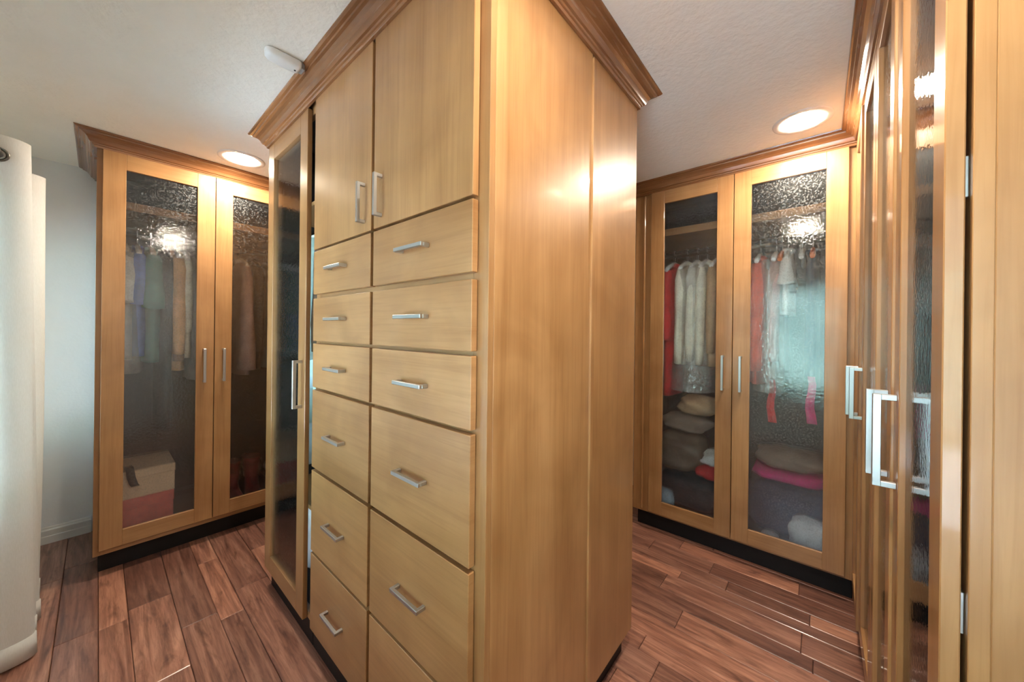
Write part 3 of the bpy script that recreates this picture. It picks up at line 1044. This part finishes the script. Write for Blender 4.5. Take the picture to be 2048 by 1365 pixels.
# back wardrobe contents (along = X + 1.02)
G2 = 'clothes hanging in the end wardrobe'
def bx(X):
    return X + 1.02
garment('dress', 'red dress hanging left of the cream garments in the end wardrobe', 'dress', bw, bx(-0.835), ZS, 'c_red', 0.95, 0.50, seed=21, group=G2, half=0.19, flare=1.05, r0=0.05, r1=0.05)
garment('blouse', 'cream blouse in plastic beside the red dress in the end wardrobe', 'blouse', bw, bx(-0.745), ZS, 'c_cream', 0.72, 0.66, seed=22, group=G2, r0=0.055, r1=0.045)
garment('blouse', 'cream blouse in plastic, the middle one of three in the end wardrobe', 'blouse', bw, bx(-0.675), ZS, 'c_cream', 0.72, 0.64, seed=23, group=G2, r0=0.055, r1=0.045)
garment('blouse', 'cream blouse in plastic, the one beside the camel skirt', 'blouse', bw, bx(-0.615), ZS, 'c_cream', 0.72, 0.66, seed=24, group=G2, r0=0.055, r1=0.04)
garment('jacket', 'camel jacket hanging behind the door edge beside the cream blouses', 'jacket', bw, bx(-0.55), ZS, 'c_camel', 0.72, 0.58, seed=25, group=G2, r0=0.05, r1=0.04)
garment('cardigan', 'coral cardigan with long sleeve behind the second glass door of the end wardrobe', 'cardigan', bw, bx(-0.30), ZS - 0.01, 'c_coral', 0.80, 0.66, seed=26, group=G2, r0=0.065, r1=0.062)
rose = garment('dress', 'pale rose dress in plastic with a red sash beside the coral cardigan', 'dress', bw, bx(-0.215), ZS - 0.01, 'c_rose', 0.86, 0.60, seed=27, group=G2, half=0.19, r0=0.05, r1=0.05)
garment('blouse', 'short white blouse hanging beside the rose dress', 'blouse', bw, bx(-0.155), ZS + 0.02, 'c_white', 0.40, 0.17, seed=28, group=G2, half=0.19, r0=0.035, r1=0.07)
for a_, w_ in ((-0.835, 'red dress'), (-0.745, 'cream blouse beside the red dress'), (-0.675, 'middle cream blouse'), (-0.615, 'cream blouse beside the camel jacket'), (-0.55, 'camel jacket'),
               (-0.30, 'coral cardigan'), (-0.215, 'rose dress under plastic'), (-0.155, 'short white blouse')):
    hanger(bw, bx(a_), ZR + 0.014, 'c_white', 'white hanger carrying the ' + w_, 'white hangers in the end wardrobe')
hanger(bw, bx(-0.185), ZR + 0.014, 'c_orange', 'orange clothes hanger behind the white blouse in the end wardrobe')
navy = garment('dress', 'navy dress with a magenta sash near the end of the rod in the end wardrobe', 'dress', bw, bx(-0.035), ZS, 'c_navy', 0.95, 0, seed=29, group=G2, half=0.16, thick=0.03)
hanger(bw, bx(-0.035), ZR + 0.014, 'c_orange', 'orange clothes hanger carrying the navy dress')
hanger(bw, bx(-0.085), ZR + 0.014, 'c_white', 'empty white clothes hanger between the blouse and the orange hanger')
film_cover(bw, bx(-0.68), ZS + 0.02, 0.92, 0.245, 0.135, 'clear plastic garment bag over the three cream blouses', seed=31)
film_cover(bw, bx(-0.235), ZS + 0.01, 0.86, 0.245, 0.075, 'clear plastic garment bag over the rose dress', seed=32)


def sash(parent, x, z0, z1, mat, wd):
    rr = []
    for k in range(7):
        z = z1 + (z0 - z1) * k / 6
        dy = 0.006 * math.sin(k * 1.3)
        hw = wd * (0.35 + 0.15 * k / 6)
        rr.append([(x, dy - hw, z), (x, dy + hw, z), (x + 0.005, dy + hw, z), (x + 0.005, dy - hw, z)])
    return MB().loft(rr).build('sash', mat, parent)
sash(rose, 0.225, -0.155, 0.10, 'c_red', 0.042)
sash(navy, 0.185, -0.06, 0.21, 'c_magenta', 0.046)

Yh = 2.80
heap('duffel_bag', 'black duffel bag on the floor of the end wardrobe under the taupe bag', 'bag', (-0.70, 2.86, ZF), (0.26, 0.19, 0.13), 'c_charcoal', 41)
heap('handbag', 'taupe slouchy handbag on top of the black duffel bag', 'bag', (-0.76, 2.80, ZF + 0.262), (0.17, 0.15, 0.14), 'leather_taupe', 42)
heap('folded_sweater', 'red folded sweater on the duffel bag beside the taupe handbag', 'sweater', (-0.56, 2.79, ZF + 0.262), (0.10, 0.14, 0.045), 'c_red', 43)
heap('folded_shirt', 'white folded shirt on top of the red folded sweater', 'shirt', (-0.545, 2.79, ZF + 0.3535), (0.085, 0.12, 0.04), 'c_white', 44)
heap('folded_sweater', 'brown folded sweater heaped on the taupe handbag', 'sweater', (-0.73, 2.83, ZF + 0.544), (0.16, 0.14, 0.06), 'c_taupe', 45)
heap('tote_bag', 'camel tote bag on top of the brown folded sweater', 'bag', (-0.66, 2.84, ZF + 0.666), (0.12, 0.12, 0.07), 'c_camel', 46)
heap('sneaker', 'pale blue sneaker at the corner of the end wardrobe floor', 'shoe', (-0.83, 2.645, ZF), (0.065, 0.05, 0.075), 'c_paleblue', 47, fold=0.05)
heap('suitcase', 'navy soft suitcase on the floor of the end wardrobe', 'suitcase', (-0.14, 2.90, ZF), (0.21, 0.17, 0.17), 'c_navy', 48, sq=0.45, fold=0.03)
heap('folded_blanket', 'magenta folded blanket on top of the navy suitcase', 'blanket', (-0.14, 2.88, ZF + 0.342), (0.19, 0.16, 0.03), 'c_magenta', 49, sq=0.5, fold=0.04)
heap('folded_sweater', 'grey folded sweater on top of the magenta blanket', 'sweater', (-0.13, 2.88, ZF + 0.404), (0.18, 0.15, 0.06), 'c_taupe', 50)
heap('shopping_bag', 'white plastic shopping bag on the floor in front of the navy suitcase', 'bag', (-0.03, 2.67, ZF), (0.10, 0.06, 0.10), 'c_white', 51, fold=0.12)
heap('slipper', 'white slipper on the floor of the end wardrobe beside the shopping bag', 'slipper', (-0.22, 2.665, ZF), (0.045, 0.06, 0.025), 'c_white', 52, fold=0.03)

# contents of the right wall wardrobes and of the island wardrobe
def fill(root, items, group, zf):
    for k, (a_, col, L, sl, nm, lab) in enumerate(items):
        garment(nm, lab, nm, root, a_, ZS, col, L, sl, seed=60 + k + int(a_ * 100), group=group)
        hanger(root, a_, ZR + 0.014, 'c_white', 'white hanger of the ' + lab.replace(' hanging', ''), group.replace('clothes', 'hangers'))
fill(rc2, [(0.12, 'c_grey', 0.9, 0.6, 'coat', 'grey coat hanging in the far right wall wardrobe'), (0.27, 'c_white', 0.7, 0.55, 'shirt', 'white shirt hanging in the far right wall wardrobe'),
           (0.42, 'c_taupe', 0.8, 0.6, 'jacket', 'taupe jacket hanging in the far right wall wardrobe'), (0.58, 'c_slate', 0.8, 0.6, 'jacket', 'slate jacket hanging in the far right wall wardrobe'),
           (0.74, 'c_cream', 0.7, 0.55, 'sweater', 'cream sweater hanging in the far right wall wardrobe')], 'clothes in the far right wall wardrobe', ZF)
fill(rc1, [(0.10, 'c_slate', 0.8, 0.6, 'jacket', 'slate jacket hanging in the near right wall wardrobe'), (0.24, 'c_grey', 0.9, 0.6, 'coat', 'grey coat hanging in the near right wall wardrobe'),
           (0.38, 'c_cream', 0.7, 0.55, 'sweater', 'cream sweater hanging in the near right wall wardrobe'), (0.52, 'c_white', 0.7, 0.55, 'shirt', 'white shirt hanging in the near right wall wardrobe'),
           (0.66, 'c_taupe', 0.8, 0.6, 'jacket', 'taupe jacket hanging in the near right wall wardrobe'), (0.79, 'c_rose', 0.8, 0.55, 'dress', 'rose dress hanging in the near right wall wardrobe')], 'clothes in the near right wall wardrobe', ZF)
fill(gw, [(0.09, 'c_mist', 1.25, 0.6, 'robe', 'pale grey robe hanging behind the island glass door'), (0.19, 'c_seafoam', 1.0, 0.6, 'dress', 'seafoam dress hanging behind the island glass door'),
          (0.29, 'c_paleblue', 0.80, 0.55, 'shirt', 'pale blue shirt hanging behind the island glass door'), (0.39, 'c_seafoam', 0.85, 0.6, 'cardigan', 'seafoam cardigan hanging behind the island glass door'),
          (0.50, 'c_white', 0.7, 0.55, 'shirt', 'white shirt hanging in the gap beside the island drawers')], 'clothes behind the island glass door', 0.12)
heap('laundry_bag', 'white laundry bag on the floor of the island wardrobe', 'bag', (-2.02, 0.84, 0.1185), (0.17, 0.14, 0.17), 'c_white', 71)
